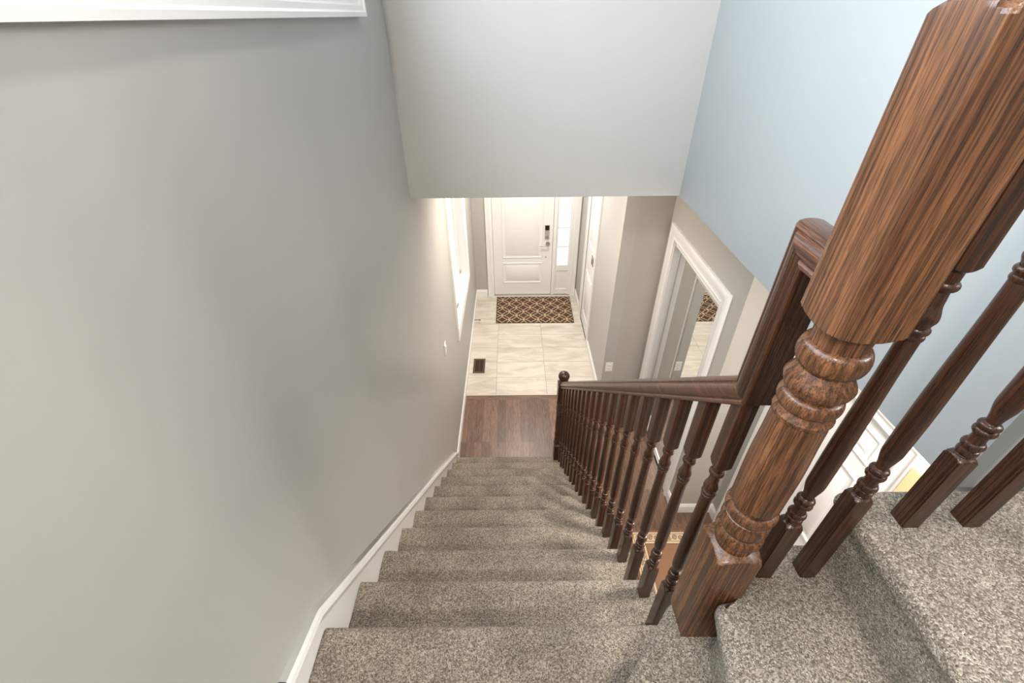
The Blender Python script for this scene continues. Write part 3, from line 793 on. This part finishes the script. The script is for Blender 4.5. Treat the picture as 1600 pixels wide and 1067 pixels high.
ru = railing('stair_railing', 'dark oak balusters and rail rising to the right above the upper carpeted steps', None, (0.6, 0.508, 0))
for x, kk in ((0.562, 12), (0.661, 12), (0.789, 13), (0.9115, 13)):
    zt = (kk + 1) * R_; L = line_up(x)
    key = 'up%.3f' % x
    put_bal(ru, key, x, 0.508, zt, bal_spec(-0.002, L + 0.115 - zt, L + 0.70 - zt, L + 0.88 + 0.022 - zt))
nU = (-sl / ln, 0, 1 / ln)
pathU = [(0.4955, 0.492 + 0.006, line_up(0.4955) + 0.88), (0.947, 0.508, line_up(0.947) + 0.88)]
fr = rail_frames(pathU, [nU], (0, 1, 0), None)
bm = bmesh.new(); sweep(bm, rel(fr, ru.location), RP); link('handrail', bm, MAT['oak_x'], ru, smooth=32)

# ------------------------------------------------------------------ small things
# door mat
def mat_rug():
    bm = bmesh.new()
    c = [(-0.2565, 5.405), (0.893, 5.398), (0.905, 6.150), (-0.2575, 6.160)]
    o = thing('doormat', 'brown doormat with cream trellis pattern before the front door', 'rug', (-0.16, 5.52, 0.0))
    def rl_(p): return (p[0] + 0.16, p[1] - 5.52)
    e = 0.008
    inner = [(-0.2565 + e, 5.405 + e), (0.893 - e, 5.398 + e), (0.905 - e, 6.150 - e), (-0.2575 + e, 6.160 - e)]
    prism(bm, [rl_(p) for p in inner], 0.002, 0.008); link('rug_field', bm, MAT['trellis'], o)
    bm = bmesh.new()
    prism(bm, [rl_(p) for p in c], 0.001, 0.0055); link('binding', bm, MAT['binding'], o)
mat_rug()
# area rug in the hall: outer band, cream band with scrolls, field
ar = thing('area_rug', 'brown rug with a cream scroll border on the hall floor', 'rug', (1.35, 1.6, 0.0))
rx0, rx1, ry0, ry1 = 0.985, 1.70, 0.75, 2.145
def rr(bm, x0, x1, y0, y1, z0, z1): box(bm, x0 - 1.35, x1 - 1.35, y0 - 1.6, y1 - 1.6, z0, z1)
bm = bmesh.new(); rr(bm, rx0, rx1, ry0, ry1, 0.001, 0.006); link('rug_edge', bm, MAT['rug_brown'], ar)
def band(i0, i1, z, mat, name):
    bm = bmesh.new()
    a = (rx0 + i0, rx1 - i0, ry0 + i0, ry1 - i0); b = (rx0 + i1, rx1 - i1, ry0 + i1, ry1 - i1)
    rr(bm, a[0], a[1], b[3], a[3], 0.004, z); rr(bm, a[0], a[1], a[2], b[2], 0.004, z)
    rr(bm, a[0], b[0], b[2], b[3], 0.004, z); rr(bm, b[1], a[1], b[2], b[3], 0.004, z)
    return link(name, bm, mat, ar)
band(0.022, 0.034, 0.0085, MAT['rug_cream'], 'border_line')
band(0.040, 0.100, 0.0078, MAT['rug_cream'], 'border_band')
band(0.106, 0.122, 0.0085, MAT['rug_cream'], 'border_line')
bm = bmesh.new(); rr(bm, rx0 + 0.13, rx1 - 0.13, ry0 + 0.13, ry1 - 0.13, 0.004, 0.0082); link('rug_field', bm, MAT['rug_field'], ar)
# scroll motif on the band: flat spirals
bm = bmesh.new()
def spiral(cx, cy, sgn, flip):
    pts = []
    for i in range(26):
        t = i / 25; a = flip + sgn * t * 3.4 * PI; r = 0.004 + 0.020 * t
        pts.append((cx + r * math.cos(a) - 1.35, cy + r * math.sin(a) - 1.6))
    prev = None
    for i, p in enumerate(pts):
        q = pts[min(i + 1, 25)]; o = pts[max(i - 1, 0)]
        dx, dy = q[0] - o[0], q[1] - o[1]; l = math.hypot(dx, dy); nx, ny = -dy / l * 0.0035, dx / l * 0.0035
        cur = [bm.verts.new((p[0] + nx, p[1] + ny, 0.0092)), bm.verts.new((p[0] - nx, p[1] - ny, 0.0092)), bm.verts.new((p[0] - nx, p[1] - ny, 0.006)), bm.verts.new((p[0] + nx, p[1] + ny, 0.006))]
        if prev:
            for j in range(4): bm.faces.new((prev[j], prev[(j + 1) % 4], cur[(j + 1) % 4], cur[j]))
        prev = cur
i = 0; x = rx0 + 0.075
while x < rx1 - 0.06:
    spiral(x, ry1 - 0.070, 1 if i % 2 else -1, PI / 2 if i % 2 else -PI / 2); x += 0.052; i += 1
y = ry1 - 0.13
while y > ry0 + 0.08:
    spiral(rx0 + 0.070, y, 1 if i % 2 else -1, 0 if i % 2 else PI); y -= 0.052; i += 1
link('scroll_motif', bm, MAT['rug_brown'], ar)

# floor register
fv = thing('floor_vent', 'brown metal floor register set in the tile by the left wall', 'vent', (-0.4445, 4.43, 0))
def frel(bm, x0, x1, y0, y1, z0, z1): box(bm, x0 + 0.4445, x1 + 0.4445, y0 - 4.43, y1 - 4.43, z0, z1)
bm = bmesh.new()
for b_ in ((-0.520, -0.494, 4.285, 4.575), (-0.395, -0.369, 4.285, 4.575), (-0.494, -0.395, 4.285, 4.315), (-0.494, -0.395, 4.545, 4.575)): frel(bm, *b_, 0.0005, 0.006)
link('register_frame', bm, MAT['vent'], fv, bevel=0.0015)
bm = bmesh.new()
for i in range(9):
    yy = 4.327 + i * 0.0265; frel(bm, -0.494, -0.395, yy, yy + 0.006, 0.0008, 0.005)
frel(bm, -0.447, -0.442, 4.315, 4.545, 0.0008, 0.0054)
link('louvre', bm, MAT['vent'], fv)
bm = bmesh.new(); frel(bm, -0.496, -0.393, 4.313, 4.547, 0.0002, 0.0012); link('duct_opening', bm, MAT['dark'], fv)
# door stop on the left baseboard
bm = bmesh.new(); tube(bm, [(XW + 0.012, 5.42, 0.055), (XW + 0.085, 5.42, 0.055)], 0.006, 8); tube(bm, [(XW + 0.083, 5.42, 0.055), (XW + 0.10, 5.42, 0.055)], 0.011, 10)
tag(link('door_stop', bm, MAT['vent'], smooth=40), 'small dark spring door stop on the left foyer baseboard', 'door stop')
# light switch on the left wall
sw = thing('light_switch', 'white light switch plate low on the left wall before the window', 'light switch', (XW, 2.985, 1.385))
link('switch_plate', boxes((0.0005, 0.006, -0.036, 0.036, -0.058, 0.058)), MAT['plastic'], sw, bevel=0.002)
link('rocker', boxes((0.005, 0.011, -0.016, 0.016, -0.033, 0.033)), MAT['plastic'], sw, bevel=0.002)
# outlet on the grey return
ot = thing('wall_outlet', 'white wall outlet on the warm-tinted grey wall by the foyer', 'outlet', (1.066, 3.83, 0.465))
link('outlet_plate', boxes((-0.040, 0.040, -0.006, -0.0005, -0.062, 0.062)), MAT['plastic'], ot, bevel=0.002)
for zc in (-0.022, 0.022):
    so_ = link('socket', boxes((-0.016, 0.016, -0.0085, -0.005, zc - 0.015, zc + 0.015)), MAT['plastic'], ot, bevel=0.002)
    link('socket_slot', boxes((-0.008, -0.005, -0.0090, -0.0080, zc - 0.006, zc + 0.006), (0.005, 0.008, -0.0090, -0.0080, zc - 0.006, zc + 0.006)), MAT['dark'], so_)

# ------------------------------------------------------------------ light
def area(name, loc, rot, size, power, col, sy=None):
    l = bpy.data.lights.new(name, 'AREA'); l.energy = power; l.color = col; l.size = size
    if sy: l.shape = 'RECTANGLE'; l.size_y = sy
    o = bpy.data.objects.new(name, l); COL.objects.link(o); o.location = loc; o.rotation_euler = rot
    return o
area('foyer_lamp', (0.12, 3.55, 2.79), (0, 0, 0), 0.3, 30, (1.0, 0.86, 0.72))
area('entry_lamp', (0.2, 5.1, 2.79), (0, 0, 0), 0.4, 40, (1.0, 0.91, 0.81))
area('hall_lamp', (1.42, 0.85, 2.79), (0, 0, 0), 0.25, 48, (1.0, 0.88, 0.76))
area('added_side_fill', (3.1, 0.0, 4.6), (0, math.radians(90), 0), 1.0, 80, (1.0, 0.96, 0.90))  # unseen area light added on the right to brighten the left wall
area('upper_lamp', (0.5, 0.3, 5.35), (0, 0, 0), 0.35, 20, (1.0, 0.93, 0.84))
area('added_rear_fill', (-0.40, -1.35, 5.1), (math.radians(25), 0, 0), 0.15, 52, (1.0, 0.90, 0.78))  # unseen light added behind the camera so nosings shade the treads
w = bpy.data.worlds.new('World'); S.world = w; w.use_nodes = True
bg = w.node_tree.nodes['Background']; bg.inputs[0].default_value = (1.0, 0.98, 0.95, 1); bg.inputs[1].default_value = 0.32

# ------------------------------------------------------------------ camera
f_px, pitch, roll, yaw = 693.679, 36.3891, -0.6899, -0.2305
a, b, c = (math.radians(v) for v in (pitch, roll, yaw))
F = Vector((math.sin(c) * math.cos(a), math.cos(c) * math.cos(a), -math.sin(a)))
Rv = Vector((math.cos(c), -math.sin(c), 0)); U = Rv.cross(F)
R2 = Rv * math.cos(b) + U * math.sin(b); U2 = -Rv * math.sin(b) + U * math.cos(b)
cam = bpy.data.cameras.new('Camera'); cam.sensor_width = 36.0; cam.lens = f_px / 1600 * 36.0; cam.clip_start = 0.02
co = bpy.data.objects.new('Camera', cam); COL.objects.link(co)
co.matrix_world = Matrix(((R2.x, U2.x, -F.x, 0.0), (R2.y, U2.y, -F.y, 0.0), (R2.z, U2.z, -F.z, CAM_H), (0, 0, 0, 1)))
S.camera = co

S.view_settings.view_transform = 'Standard'; S.view_settings.look = 'None'
S.view_settings.exposure = 0.08; S.view_settings.gamma = 1.0; S.view_settings.use_curve_mapping = False
S.cycles.use_denoising = True
S.cycles.max_bounces = 8
